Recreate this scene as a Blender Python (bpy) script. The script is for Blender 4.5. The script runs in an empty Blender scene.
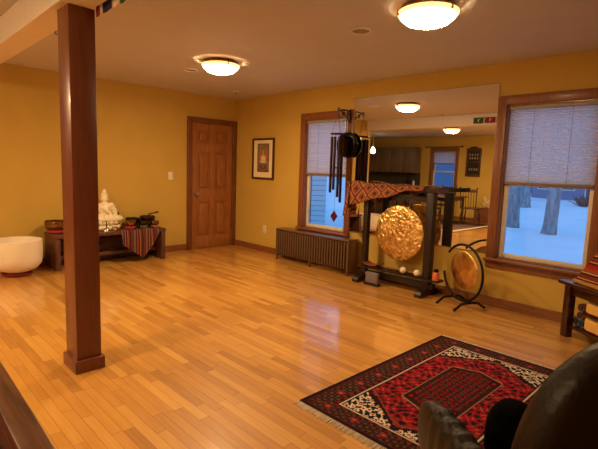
import bpy, bmesh, math, random
import numpy as np
from mathutils import Vector, Matrix
random.seed(7)
rng = np.random.default_rng(7)
PI = math.pi
scn = bpy.context.scene
C = scn.collection

# ------------------------------------------------------------------ camera, sky, exposure
F_PX, YAW, PITCH, ROLL = 456.576, math.radians(45.642), math.radians(-6.943), math.radians(1.966)
CAM = Vector((-4.659, -6.361, 1.337))
fw = Vector((math.cos(PITCH)*math.cos(YAW), math.cos(PITCH)*math.sin(YAW), math.sin(PITCH)))
rt = fw.cross(Vector((0, 0, 1))).normalized(); up = rt.cross(fw)
rt2 = math.cos(ROLL)*rt + math.sin(ROLL)*up; up2 = -math.sin(ROLL)*rt + math.cos(ROLL)*up
cd = bpy.data.cameras.new('camera'); cam = bpy.data.objects.new('camera', cd); C.objects.link(cam)
m3 = Matrix((rt2, up2, -fw)).transposed()
cam.matrix_world = Matrix.Translation(CAM) @ m3.to_4x4()
cd.sensor_width = 36.0; cd.lens = F_PX/598*36.0; cd.clip_start = 0.05; cd.clip_end = 300
scn.camera = cam
vs = scn.view_settings
scn.display_settings.display_device = 'sRGB'
vs.view_transform = 'Standard'; vs.look = 'None'; vs.gamma = 1.0; vs.use_curve_mapping = False
vs.exposure = 0.0
SKY_STRENGTH = 1.25
LAMP_POWER = 180.0      # emission strength of the glass of the ceiling lamps
LAMP_COL = (1.0, 0.68, 0.34)
w = bpy.data.worlds.new('dusk_sky'); scn.world = w; w.use_nodes = True
nt = w.node_tree; bg = nt.nodes['Background']
tc = nt.nodes.new('ShaderNodeTexCoord'); sp = nt.nodes.new('ShaderNodeSeparateXYZ'); rp = nt.nodes.new('ShaderNodeValToRGB')
nt.links.new(tc.outputs['Generated'], sp.inputs[0]); nt.links.new(sp.outputs['Z'], rp.inputs[0]); nt.links.new(rp.outputs[0], bg.inputs[0])
rp.color_ramp.elements[0].color = (0.30, 0.60, 1.0, 1); rp.color_ramp.elements[1].color = (0.18, 0.46, 1.0, 1)
bg.inputs[1].default_value = SKY_STRENGTH

# ------------------------------------------------------------------ helpers
def lin(c):
    return tuple(((v/255)/12.92 if v/255 <= .04045 else ((v/255+.055)/1.055)**2.4) for v in c)

def base_mat(name):
    m = bpy.data.materials.new(name); m.use_nodes = True
    return m, m.node_tree, m.node_tree.nodes['Principled BSDF']

def noise_col(nt, c, var, scale, stretch=(1, 1, 1), detail=4, c2=None):
    tc = nt.nodes.new('ShaderNodeTexCoord'); mp = nt.nodes.new('ShaderNodeMapping'); no = nt.nodes.new('ShaderNodeTexNoise')
    mp.inputs['Scale'].default_value = stretch; no.inputs['Scale'].default_value = scale; no.inputs['Detail'].default_value = detail
    nt.links.new(tc.outputs['Object'], mp.inputs[0]); nt.links.new(mp.outputs[0], no.inputs['Vector'])
    r = nt.nodes.new('ShaderNodeValToRGB'); nt.links.new(no.outputs['Fac'], r.inputs[0])
    a = [max(0, v*(1-var)) for v in c]; b = [min(1, v*(1+var)) for v in (c2 or c)]
    r.color_ramp.elements[0].color = (*a, 1); r.color_ramp.elements[1].color = (*b, 1)
    r.color_ramp.elements[0].position = .3; r.color_ramp.elements[1].position = .7
    return r, no

def M(name, col, rough=.5, metal=0, var=.08, scale=18, stretch=(1, 1, 1), bump=0, bscale=None, coat=0, c2=None, sheen=0, trans=0, spec=None):
    m, nt, p = base_mat(name)
    r, no = noise_col(nt, lin(col), var, scale, stretch, c2=lin(c2) if c2 else None)
    nt.links.new(r.outputs[0], p.inputs['Base Color'])
    p.inputs['Roughness'].default_value = rough; p.inputs['Metallic'].default_value = metal
    if spec is not None: p.inputs['Specular IOR Level'].default_value = spec
    if coat: p.inputs['Coat Weight'].default_value = coat; p.inputs['Coat Roughness'].default_value = .12
    if sheen: p.inputs['Sheen Weight'].default_value = sheen
    if trans: p.inputs['Transmission Weight'].default_value = trans
    if bump:
        n2 = nt.nodes.new('ShaderNodeTexNoise'); n2.inputs['Scale'].default_value = bscale or scale*3; n2.inputs['Detail'].default_value = 6
        tc = nt.nodes.new('ShaderNodeTexCoord'); mp = nt.nodes.new('ShaderNodeMapping'); mp.inputs['Scale'].default_value = stretch
        nt.links.new(tc.outputs['Object'], mp.inputs[0]); nt.links.new(mp.outputs[0], n2.inputs['Vector'])
        b = nt.nodes.new('ShaderNodeBump'); b.inputs['Strength'].default_value = bump; b.inputs['Distance'].default_value = .01
        nt.links.new(n2.outputs['Fac'], b.inputs['Height']); nt.links.new(b.outputs[0], p.inputs['Normal'])
    return m

def wood(name, col, axis='Z', rough=.4, var=.3, c2=None, coat=.1):
    st = {'X': (1.5, 14, 14), 'Y': (14, 1.5, 14), 'Z': (14, 14, 1.5)}[axis]
    return M(name, col, rough, 0, var, 3.2, st, .08, 6, coat, c2)

def emit(name, col, strength):
    m = bpy.data.materials.new(name); m.use_nodes = True; nt = m.node_tree
    p = nt.nodes['Principled BSDF']; p.inputs['Base Color'].default_value = (.9, .85, .75, 1)
    p.inputs['Emission Color'].default_value = (*col, 1); p.inputs['Emission Strength'].default_value = strength
    return m

def stripes(name, axis, cols, period, rough=.9, vary=.004):
    m, nt, p = base_mat(name)
    tc = nt.nodes.new('ShaderNodeTexCoord'); sp = nt.nodes.new('ShaderNodeSeparateXYZ'); nt.links.new(tc.outputs['Object'], sp.inputs[0])
    d = nt.nodes.new('ShaderNodeMath'); d.operation = 'DIVIDE'; d.inputs[1].default_value = period; nt.links.new(sp.outputs[axis], d.inputs[0])
    f = nt.nodes.new('ShaderNodeMath'); f.operation = 'FRACT'; nt.links.new(d.outputs[0], f.inputs[0])
    r = nt.nodes.new('ShaderNodeValToRGB'); r.color_ramp.interpolation = 'CONSTANT'; nt.links.new(f.outputs[0], r.inputs[0])
    e = r.color_ramp.elements
    pos = 0; tot = sum(x[1] for x in cols)
    e[0].color = (*lin(cols[0][0]), 1); e[0].position = 0; e.remove(e[1]); pos = cols[0][1]/tot
    for c, wd in cols[1:]:
        q = e.new(pos); q.color = (*lin(c), 1); pos += wd/tot
    nt.links.new(r.outputs[0], p.inputs['Base Color']); p.inputs['Roughness'].default_value = rough
    p.inputs['Specular IOR Level'].default_value = .1
    n2 = nt.nodes.new('ShaderNodeTexNoise'); n2.inputs['Scale'].default_value = 300
    nt.links.new(tc.outputs['Object'], n2.inputs['Vector'])
    b = nt.nodes.new('ShaderNodeBump'); b.inputs['Strength'].default_value = .3; b.inputs['Distance'].default_value = .004
    nt.links.new(n2.outputs['Fac'], b.inputs['Height']); nt.links.new(b.outputs[0], p.inputs['Normal'])
    return m

def attr_mat(name, rough=.95, bump=True):
    m, nt, p = base_mat(name)
    a = nt.nodes.new('ShaderNodeVertexColor'); a.layer_name = 'weave'
    nt.links.new(a.outputs[0], p.inputs['Base Color']); p.inputs['Roughness'].default_value = rough
    p.inputs['Specular IOR Level'].default_value = .08
    if bump:
        tc = nt.nodes.new('ShaderNodeTexCoord'); n2 = nt.nodes.new('ShaderNodeTexNoise'); n2.inputs['Scale'].default_value = 250
        nt.links.new(tc.outputs['Object'], n2.inputs['Vector'])
        b = nt.nodes.new('ShaderNodeBump'); b.inputs['Strength'].default_value = .4; b.inputs['Distance'].default_value = .004
        nt.links.new(n2.outputs['Fac'], b.inputs['Height']); nt.links.new(b.outputs[0], p.inputs['Normal'])
    return m

class MB:
    def __init__(s): s.b = bmesh.new()
    def _new(s, geom, mat): bmesh.ops.transform(s.b, matrix=mat, verts=geom)
    def box(s, x0, x1, y0, y1, z0, z1, bev=0, rot=None, seg=2):
        r = bmesh.ops.create_cube(s.b, size=1); v = r['verts']
        c = Vector(((x0+x1)/2, (y0+y1)/2, (z0+z1)/2))
        bmesh.ops.transform(s.b, matrix=Matrix.Diagonal((abs(x1-x0), abs(y1-y0), abs(z1-z0), 1)), verts=v)
        if bev:
            es = list({e for q in v for e in q.link_edges})
            rr = bmesh.ops.bevel(s.b, geom=es, offset=bev, segments=seg, profile=.5, affect='EDGES')
            v = list({q for f in rr['faces'] for q in f.verts} | {q for q in v if q.is_valid})
        mt = Matrix.Translation(c)
        if rot is not None: mt = mt @ rot
        bmesh.ops.transform(s.b, matrix=mt, verts=v); return s
    def cyl(s, a, b, r, r2=None, n=12, cap=True):
        a, b = Vector(a), Vector(b); d = b-a
        g = bmesh.ops.create_cone(s.b, cap_ends=cap, segments=n, radius1=r, radius2=r if r2 is None else r2, depth=d.length)
        q = Vector((0, 0, 1)).rotation_difference(d.normalized()).to_matrix().to_4x4()
        bmesh.ops.transform(s.b, matrix=Matrix.Translation((a+b)/2) @ q, verts=g['verts']); return s
    def ball(s, c, r, sc=(1, 1, 1), n=16):
        g = bmesh.ops.create_uvsphere(s.b, u_segments=n, v_segments=max(6, n//2), radius=r)
        bmesh.ops.transform(s.b, matrix=Matrix.Translation(c) @ Matrix.Diagonal((*sc, 1)), verts=g['verts']); return s
    def lathe(s, prof, n=32, mat=None):
        rings = []
        for (r, z) in prof:
            if r < 1e-5: rings.append([s.b.verts.new((0, 0, z))])
            else: rings.append([s.b.verts.new((r*math.cos(2*PI*k/n), r*math.sin(2*PI*k/n), z)) for k in range(n)])
        for A, B in zip(rings, rings[1:]):
            for k in range(n):
                a0, a1 = A[k % len(A)], A[(k+1) % len(A)]; b0, b1 = B[k % len(B)], B[(k+1) % len(B)]
                vs_ = []
                for q in (a0, a1, b1, b0):
                    if q not in vs_: vs_.append(q)
                if len(vs_) > 2:
                    try: s.b.faces.new(vs_)
                    except ValueError: pass
        if mat is not None: bmesh.ops.transform(s.b, matrix=mat, verts=[q for R in rings for q in R])
        return s
    def tube(s, pts, r, n=8, closed=False):
        pts = [Vector(p) for p in pts]; rings = []; N = len(pts)
        prev = None
        for i, p in enumerate(pts):
            a = pts[(i-1) % N] if (closed or i > 0) else p; b = pts[(i+1) % N] if (closed or i < N-1) else p
            t = (b-a).normalized()
            if prev is None:
                h = Vector((0, 0, 1)) if abs(t.z) < .9 else Vector((1, 0, 0)); u = t.cross(h).normalized()
            else: u = (prev - t*prev.dot(t)).normalized()
            prev = u; v = t.cross(u); rr = r[i] if isinstance(r, (list, tuple)) else r
            rings.append([s.b.verts.new(p + rr*(math.cos(2*PI*k/n)*u + math.sin(2*PI*k/n)*v)) for k in range(n)])
        R = list(zip(rings, rings[1:])) + ([(rings[-1], rings[0])] if closed else [])
        for A, B in R:
            for k in range(n): s.b.faces.new((A[k], A[(k+1) % n], B[(k+1) % n], B[k]))
        if not closed:
            s.b.faces.new(rings[0][::-1]); s.b.faces.new(rings[-1])
        return s
    def prism(s, pts, vec):
        vec = Vector(vec); A = [s.b.verts.new(Vector(p)) for p in pts]; B = [s.b.verts.new(Vector(p)+vec) for p in pts]
        n = len(A); s.b.faces.new(A[::-1]); s.b.faces.new(B)
        for k in range(n): s.b.faces.new((A[k], A[(k+1) % n], B[(k+1) % n], B[k]))
        return s
    def grid(s, fn, nu, nv, thick=None):
        V = [[s.b.verts.new(fn(i/nu, j/nv)) for j in range(nv+1)] for i in range(nu+1)]
        for i in range(nu):
            for j in range(nv): s.b.faces.new((V[i][j], V[i+1][j], V[i+1][j+1], V[i][j+1]))
        return s
    def build(s, name, mat, parent=None, smooth=True, angle=40, subsurf=0, solid=0):
        me = bpy.data.meshes.new(name); bmesh.ops.recalc_face_normals(s.b, faces=s.b.faces[:]); s.b.to_mesh(me); s.b.free()
        if mat: me.materials.append(mat)
        o = bpy.data.objects.new(name, me); C.objects.link(o)
        if parent: o.parent = parent
        if smooth and len(me.polygons):
            me.polygons.foreach_set('use_smooth', [True]*len(me.polygons))
            try: me.set_sharp_from_angle(angle=math.radians(angle))
            except Exception: pass
        if solid:
            md = o.modifiers.new('thickness', 'SOLIDIFY'); md.thickness = solid; md.offset = 0
        if subsurf:
            md = o.modifiers.new('smooth', 'SUBSURF'); md.levels = subsurf; md.render_levels = subsurf
        return o

def tag(o, label=None, cat=None, group=None, kind=None):
    if label: o['label'] = label
    if cat: o['category'] = cat
    if group: o['group'] = group
    if kind: o['kind'] = kind
    return o
def thing(name, label, cat, loc=(0, 0, 0), rotz=0, group=None, kind=None):
    o = bpy.data.objects.new(name, None); C.objects.link(o); o.location = loc; o.rotation_euler = (0, 0, rotz)
    o.empty_display_size = .1
    return tag(o, label, cat, group, kind)
def dup(root, loc, rotz=0, label=None, mats=None):
    r = root.copy(); C.objects.link(r); r.location = loc; r.rotation_euler = (0, 0, rotz)
    if label: r['label'] = label
    for ch in list(root.children):
        c = ch.copy(); C.objects.link(c); c.parent = r
        for g in ch.children:
            d = g.copy(); C.objects.link(d); d.parent = c
    return r
def struct(name, mb, mat, label=None, cat=None, parent=None, smooth=False):
    o = mb.build(name, mat, parent, smooth)
    if parent is None: tag(o, label, cat, kind='structure')
    return o

# ------------------------------------------------------------------ materials
WALL = M('golden_wall_paint', (194, 158, 70), .75, 0, .035, 3, bump=.05, bscale=120)
CEIL = M('ceiling_paint', (200, 198, 202), .9, 0, .02, 4, bump=.05, bscale=150)
TRIM = wood('oak_trim', (128, 76, 42), 'Z', .38, .22)
TRIMH = wood('oak_trim_level', (128, 76, 42), 'Y', .38, .22)
TRIMX = wood('oak_trim_across', (128, 76, 42), 'X', .38, .22)
DOORW = wood('oak_door', (150, 92, 46), 'Z', .4, .28)
POSTW = wood('cherry_post', (112, 62, 42), 'Z', .32, .16)
CREAM = M('cream_sash', (214, 200, 180), .5, 0, .03)
WHITEP = M('white_plastic', (220, 215, 200), .5, 0, .02)
DARKW = wood('dark_stand_wood', (32, 15, 13), 'Z', .42, .25, coat=0)
DARKWY = wood('dark_stand_wood_level', (32, 15, 13), 'Y', .42, .25, coat=0)
BLACKI = M('black_iron', (16, 14, 14), .4, .5, .1)
BRASS = M('brass', (200, 150, 70), .25, 1, .08)
STEEL = M('brushed_steel', (190, 185, 175), .25, 1, .05)
BENCHW = wood('rustic_bench_wood', (90, 52, 34), 'X', .5, .35)
RADM = M('radiator_enamel', (104, 76, 58), .3, .2, .06)
LEATHER = M('dark_leather', (27, 16, 11), .45, 0, .25, 10, bump=.25, bscale=60, spec=.28)
SNOW = M('snow', (226, 234, 244), .85, 0, .05, 1.0, bump=.4, bscale=2)

def floor_mat():
    m, nt, p = base_mat('maple_strip_floor'); N = nt.nodes.new; L = nt.links.new
    def mth(op, a, b=None):
        n = N('ShaderNodeMath'); n.operation = op
        for i, v in enumerate((a, b)):
            if v is None: continue
            if isinstance(v, (int, float)): n.inputs[i].default_value = v
            else: L(v, n.inputs[i])
        return n.outputs[0]
    tc = N('ShaderNodeTexCoord'); sp = N('ShaderNodeSeparateXYZ'); L(tc.outputs['Object'], sp.inputs[0])
    W = .057
    xr = mth('DIVIDE', sp.outputs['X'], W); row = mth('FLOOR', xr); fx = mth('FRACT', xr)
    wn = N('ShaderNodeTexWhiteNoise'); wn.noise_dimensions = '1D'; L(row, wn.inputs['W'])
    yo = mth('ADD', mth('DIVIDE', sp.outputs['Y'], .56), mth('MULTIPLY', wn.outputs['Value'], 13.7))
    col = mth('FLOOR', yo); fy = mth('FRACT', yo)
    cb = N('ShaderNodeCombineXYZ'); L(row, cb.inputs[0]); L(col, cb.inputs[1])
    w2 = N('ShaderNodeTexWhiteNoise'); w2.noise_dimensions = '3D'; L(cb.outputs[0], w2.inputs['Vector'])
    mp = N('ShaderNodeMapping'); mp.inputs['Scale'].default_value = (22, 1.6, 1); L(tc.outputs['Object'], mp.inputs[0])
    no = N('ShaderNodeTexNoise'); no.inputs['Scale'].default_value = 2.5; no.inputs['Detail'].default_value = 5
    ad = N('ShaderNodeVectorMath'); ad.operation = 'ADD'; L(mp.outputs[0], ad.inputs[0]); L(w2.outputs['Color'], ad.inputs[1]); L(ad.outputs[0], no.inputs['Vector'])
    t = mth('ADD', mth('MULTIPLY', w2.outputs['Value'], .6), mth('MULTIPLY', no.outputs['Fac'], .5))
    r = N('ShaderNodeValToRGB'); L(t, r.inputs[0]); e = r.color_ramp.elements
    e[0].position = .12; e[0].color = (*lin((160, 107, 46)), 1); e[1].position = .95; e[1].color = (*lin((212, 160, 80)), 1)
    q = e.new(.5); q.color = (*lin((193, 136, 60)), 1)
    sx = mth('GREATER_THAN', mth('ABSOLUTE', mth('SUBTRACT', fx, .5)), .474)
    sy = mth('GREATER_THAN', mth('ABSOLUTE', mth('SUBTRACT', fy, .5)), .4962)
    seam = mth('MAXIMUM', sx, sy)
    mx = N('ShaderNodeMix'); mx.data_type = 'RGBA'; L(mth('MULTIPLY', seam, .55), mx.inputs[0]); L(r.outputs[0], mx.inputs[6]); mx.inputs[7].default_value = (*lin((104, 58, 24)), 1)
    L(mx.outputs[2], p.inputs['Base Color'])
    p.inputs['Roughness'].default_value = .45; p.inputs['Coat Weight'].default_value = 1.0; p.inputs['Coat Roughness'].default_value = .10
    p.inputs['Specular IOR Level'].default_value = .45
    b = N('ShaderNodeBump'); b.inputs['Strength'].default_value = .12; b.inputs['Distance'].default_value = .004
    L(no.outputs['Fac'], b.inputs['Height']); L(b.outputs[0], p.inputs['Normal'])
    return m

def glass_mat():
    m = bpy.data.materials.new('window_glass'); m.use_nodes = True; nt = m.node_tree
    for n in list(nt.nodes):
        if n.type != 'OUTPUT_MATERIAL': nt.nodes.remove(n)
    out = nt.nodes['Material Output']; t = nt.nodes.new('ShaderNodeBsdfTransparent'); g = nt.nodes.new('ShaderNodeBsdfGlossy')
    g.inputs['Roughness'].default_value = .02; mx = nt.nodes.new('ShaderNodeMixShader')
    t.inputs[0].default_value = (.95, .97, .98, 1); mx.inputs[0].default_value = .05
    nt.links.new(t.outputs[0], mx.inputs[1]); nt.links.new(g.outputs[0], mx.inputs[2]); nt.links.new(mx.outputs[0], out.inputs[0])
    return m
GLASS = glass_mat()
def shade_mat():
    m, nt, p = base_mat('cellular_shade_fabric'); out = nt.nodes['Material Output']
    r, no = noise_col(nt, lin((214, 200, 190)), .07, 6, (1, 1, 30))
    nt.links.new(r.outputs[0], p.inputs['Base Color']); p.inputs['Roughness'].default_value = .9
    t = nt.nodes.new('ShaderNodeBsdfTranslucent'); t.inputs[0].default_value = (.80, .76, .80, 1)
    mx = nt.nodes.new('ShaderNodeMixShader'); mx.inputs[0].default_value = .5
    nt.links.new(p.outputs[0], mx.inputs[1]); nt.links.new(t.outputs[0], mx.inputs[2]); nt.links.new(mx.outputs[0], out.inputs[0])
    return m
SHADE = shade_mat()
CORDG = M('cord_grey', (120, 110, 112), .8)

# ------------------------------------------------------------------ room shell
H = 2.44
KX, YB, YK = -8.2, -8.0, 4.2     # kitchen wall, wall behind the camera, far end of the kitchen
struct('floor', MB().box(KX-.15, .15, YB-.15, YK+.15, -.1, 0), floor_mat(), 'glossy honey maple strip floor', 'floor')
struct('ceiling', MB().box(KX-.15, .15, YB-.15, YK+.15, H, H+.1), CEIL, 'smooth pale ceiling', 'ceiling')
def wall_with_holes(name, x0, x1, y0, y1, holes, label):
    mb = MB(); ys = y0
    for (a, b, z0, z1) in sorted(holes):
        mb.box(x0, x1, ys, a, 0, H); mb.box(x0, x1, a, b, 0, z0); mb.box(x0, x1, a, b, z1, H); ys = b
    mb.box(x0, x1, ys, y1, 0, H)
    return struct(name, mb, WALL, label, 'wall')
W1 = (-2.46, -1.67, .50, 2.03); W2 = (-5.30, -4.475, .50, 2.03); W3 = (.22, .98, .78, 2.03)
wall_with_holes('wall_right', 0, .15, YB, .15, [W1, W2], 'golden yellow wall with the two shaded windows and the mirror')
wall_with_holes('wall_kitchen', KX-.15, KX, YB, YK, [W3], 'golden yellow kitchen wall seen in the mirror')
struct('wall_left', MB().box(-3.60, 0, 0, .12, 0, H), WALL, 'golden yellow wall with the wooden door', 'wall')
struct('wall_partition', MB().box(-3.72, -3.60, 0, YK, 0, H), WALL, 'golden wall closing off the kitchen', 'wall')
struct('wall_back', MB().box(KX, 0, YB-.15, YB, 0, H), WALL, 'golden wall behind the camera', 'wall')
struct('wall_far', MB().box(KX, -3.72, YK, YK+.15, 0, H), WALL, 'golden wall at the far end of the kitchen', 'wall')
struct('trim_1', MB().box(-3.76, -3.575, YB, 0, 2.24, H, .004), M('beam_paint', (232, 226, 220), .8, 0, .02), 'pale boxed ceiling beam resting on the wooden post', 'beam')

def baseboard(name, mb, mat, label):
    return struct(name, mb, mat, label, 'baseboard')
bh = .095
baseboard('baseboard_left', MB().box(-3.6, -.935, -.016, 0, 0, bh, .004), TRIMX, 'wooden baseboard left of the door')
baseboard('baseboard_right', MB().box(-.016, 0, YB, -.02, 0, bh, .004), TRIMH, 'wooden baseboard along the window wall')
baseboard('baseboard_kitchen', MB().box(KX, KX+.016, YB, 1.2, 0, bh, .004), TRIMH, 'wooden baseboard along the kitchen wall')

# door
d = thing('door_1', 'brown six panel wooden door in the corner', 'door', (-.465, 0, 0), kind='structure')
mb = MB(); hw = .38
mb.box(-hw-.085, -hw-.003, -.044, 0, 0, 2.085, .008).box(hw+.003, hw+.085, -.044, 0, 0, 2.085, .008).box(-hw-.003, hw+.003, -.044, 0, 2.003, 2.085, .008)
mb.build('door_casing', wood('dark_oak_casing', (112, 64, 34), 'Z', .38, .22), d)
mb = MB(); S = .105
mb.box(-hw, hw, -.004, 0, .012, 2.0)
for x0, x1 in ((-hw, -hw+S), (-S/2, S/2), (hw-S, hw)): mb.box(x0, x1, -.026, -.003, .012, 2.0, .005)
for z0, z1 in ((.012, .20), (.76, .96), (1.555, 1.69), (1.885, 2.0)): mb.box(-hw, hw, -.0255, -.003, z0, z1, .005)
for (z0, z1) in ((.20, .76), (.96, 1.555), (1.69, 1.885)):
    for s in (-1, 1):
        a, b = sorted((s*S/2, s*(hw-S))); mb.box(a+.034, b-.034, -.022, -.003, z0+.034, z1-.034, .014)
slab = mb.build('door_slab', DOORW, d, True, 30)
MB().lathe([(0, 0), (.028, 0), (.028, .006), (.010, .010), (.010, .035), (.024, .042), (.028, .055), (.022, .068), (0, .072)], 20, Matrix.Translation((-hw+.06, -.027, .885)) @ Matrix.Rotation(PI/2, 4, 'X')).build('door_knob', STEEL, d)
for z in (1.78, 1.0, .2): MB().box(hw-.012, hw+.006, -.040, -.026, z-.045, z+.045, .003).build('hinge', STEEL, d)

# windows; side = direction of the room from the wall (-1 for wall_right, +1 for kitchen wall)
def window(name, hole, x, side, label, shade_z, shade_label, group):
    y0, y1, z0, z1 = hole; o = thing(name, label, 'window', (x, (y0+y1)/2, 0), kind='structure'); h = (y1-y0)/2
    def bx(mb, d0, d1, *a, **k):   # depth measured into the room
        u, v = sorted((side*d0, side*d1)); return mb.box(u, v, *a, **k)
    mb = MB(); cw = .088
    bx(mb, 0, .022, -h-cw, -h, z0-.01, z1+cw, bev=.005); bx(mb, 0, .022, h, h+cw, z0-.01, z1+cw, bev=.005); bx(mb, 0, .022, -h, h, z1, z1+cw, bev=.005)
    mb.build('casing', TRIM, o)
    mb = MB(); bx(mb, -.15, 0, -h, -h+.014, z0, z1); bx(mb, -.15, 0, h-.014, h, z0, z1); bx(mb, -.15, 0, -h, h, z1-.014, z1); bx(mb, -.15, 0, -h, h, z0, z0+.012)
    mb.build('jamb', TRIM, o)
    mb = MB(); bx(mb, -.03, .058, -h-cw-.012, h+cw+.012, z0-.028, z0, bev=.006); mb.build('sill', TRIMH, o)
    mb = MB(); bx(mb, 0, .018, -h-cw, h+cw, z0-.10, z0-.028, bev=.005); mb.build('apron', TRIMH, o)
    zm = (z0+z1)/2
    for nm, a, b, dep in (('sash', z0+.013, zm+.02, .05), ('sash', zm-.02, z1-.015, .095)):
        mb = MB(); rw = .042
        bx(mb, -dep-.035, -dep, -h+.015, -h+.015+rw, a, b, bev=.004); bx(mb, -dep-.035, -dep, h-.015-rw, h-.015, a, b, bev=.004)
        bx(mb, -dep-.035, -dep, -h+.015+rw, h-.015-rw, a, a+rw, bev=.004); bx(mb, -dep-.035, -dep, -h+.015+rw, h-.015-rw, b-rw, b, bev=.004)
        s = mb.build(nm, CREAM, o)
        mb = MB(); bx(mb, -dep-.02, -dep-.016, -h+.015+rw, h-.015-rw, a+rw, b-rw); mb.build('pane', GLASS, s, False)
    # pleated shade
    sh = thing('window_shade', shade_label, 'blind', (x, (y0+y1)/2, shade_z), group=group)
    top = z1-.016-shade_z; hh = h-.02
    mb = MB(); bx(mb, -.042, -.004, -hh, hh, top-.035, top, bev=.004); mb.build('head_rail', M('shade_rail', (150, 138, 126), .5), sh)
    n = int(round((top-.06)/.0125)); n += n % 2
    def f(u, v):
        k = round(v*n); return Vector((side*(-.034 + (.012 if k % 2 else 0)), (-hh+.004)+(2*hh-.008)*u, .02+(top-.056)*v))
    MB().grid(f, 2, n).build('pleated_fabric', SHADE, sh, False)
    mb = MB(); bx(mb, -.042, -.008, -hh, hh, 0, .024, bev=.004); mb.build('bottom_rail', M('shade_rail_low', (120, 104, 92), .5), sh)
    for yy in (-hh*.42, hh*.42): MB().cyl((side*-.018, yy, .02), (side*-.018, yy, top-.03), .0014, n=6).build('lift_cord', CORDG, sh)
    return o
window('window_1', W1, 0, -1, 'wooden framed window behind the hanging chimes', 1.262, 'half lowered grey pleated shade in the window behind the chimes', None)
window('window_2', W2, 0, -1, 'large wooden framed window right of the mirror', 1.258, 'half lowered grey pleated shade in the large right window', None)
window('window_3', W3, KX, 1, 'kitchen window seen in the mirror', 1.63, 'short grey pleated shade in the kitchen window seen in the mirror', None)

# mirror
mm, nt_, p_ = base_mat('mirror_silver'); p_.inputs['Metallic'].default_value = 1; p_.inputs['Roughness'].default_value = 0; p_.inputs['Base Color'].default_value = (.90, .91, .90, 1)
mi = thing('wall_mirror', 'large frameless mirror on the wall between the two windows', 'mirror', (0, -3.465, .545))
MB().box(-.007, -.003, -.915, .915, 0, 1.70).build('mirror_glass', mm, mi, False)
mb = MB()
for y0, y1, z0, z1 in ((-.915, .915, -.006, 0), (-.915, .915, 1.70, 1.706), (-.921, -.915, -.006, 1.706), (.915, .921, -.006, 1.706)): mb.box(-.009, -.001, y0, y1, z0, z1)
mb.build('edge_channel', M('channel_grey', (150, 140, 120), .4, .5), mi)

# post
po = thing('support_post', 'square dark cherry wood post standing on the open floor', 'post', (-3.638, -3.333, 0))
MB().box(-.076, .076, -.098, .098, .082, 2.239, .003).build('shaft', POSTW, po)
MB().box(-.093, .093, -.118, .118, 0, .082, .006).build('base_trim', POSTW, po)

# ------------------------------------------------------------------ lights
DOME = emit('lit_lamp_glass', LAMP_COL, LAMP_POWER*1.7)
SHOULDER = emit('lit_lamp_glass_shoulder', (1, .72, .36), 5.0)
RIM = emit('lit_lamp_glass_edge', (1, .66, .26), 1.6)
def ceiling_light(loc, label):
    t = thing('ceiling_light', label, 'ceiling light', loc, group=None)
    MB().lathe([(0, 0), (.15, 0), (.185, -.022), (.194, -.040), (.184, -.048), (0, -.048)], 40).build('ceiling_pan', BRASS, t)
    R = .195
    MB().lathe([(R*1.02, -.042), (R*1.03, -.052), (R*.98, -.066), (R*.92, -.066), (R*.95, -.050), (R*1.02, -.042)], 40).build('glass_rim', RIM, t)
    MB().lathe([(R*.97, -.064), (R*.93, -.078), (R*.84, -.094), (R*.72, -.108)], 32).build('glass_shoulder', SHOULDER, t)
    MB().lathe([(R*.72, -.1082), (R*.45, -.126), (R*.2, -.134), (0, -.136)], 32).build('glass_dome', DOME, t)
    for k in range(3):
        a = 2*PI*k/3 + 2.4; mb = MB(); mb.box(-.008, .008, -.006, .006, -.068, -.036, .002)
        c = mb.build('clip', BRASS, t); c.location = (math.cos(a)*(R+.004), math.sin(a)*(R+.004), 0); c.rotation_euler = (0, 0, a)
    return t
DOMEK = emit('lit_kitchen_lamp_glass', LAMP_COL, LAMP_POWER*2.5)
l1 = ceiling_light((-1.80, -2.17, H-.001), 'lit glass dome ceiling light nearer the door corner')
DOME2 = emit('lit_lamp_glass_near', LAMP_COL, LAMP_POWER*.80)
KDOME = [c_ for c_ in l1.children if c_.name.startswith('glass_dome')][0].data.copy(); KDOME.materials[0] = DOMEK; NDOME = KDOME.copy(); NDOME.materials[0] = DOME2
for loc, lb in (((-1.855, -4.65, H-.001), 'lit glass dome ceiling light nearest the camera, in front of the mirror'),
                ((-5.66, -.92, H-.001), 'lit glass dome ceiling light over the dining area, seen in the mirror'),
                ((-5.55, -3.65, H-.001), 'lit glass dome ceiling light in the open kitchen side behind the camera')):
    q_ = dup(l1, loc, 0, lb)
    for c_ in q_.children:
        if c_.name.startswith('glass_dome'): c_.data = KDOME if loc[0] < -4 else NDOME
t = thing('pendant_lamp', 'small lit white glass pendant hanging in the kitchen, seen in the mirror', 'pendant lamp', (-6.5, 2.0, 1.90))
MB().lathe([(.012, .16), (.03, .145), (.058, .10), (.075, .05), (.07, .0), (.04, -.03), (0, -.035)], 20).build('glass_shade', emit('lit_pendant_glass', (1, .84, .55), 14), t)
MB().cyl((0, 0, .15), (0, 0, .535), .006).ball((0, 0, .175), .022).ball((0, 0, .23), .014).build('rod', WHITEP, t)
MB().lathe([(0, .539), (.06, .539), (.06, .53), (.02, .515), (0, .515)], 20).build('canopy', STEEL, t)

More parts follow.
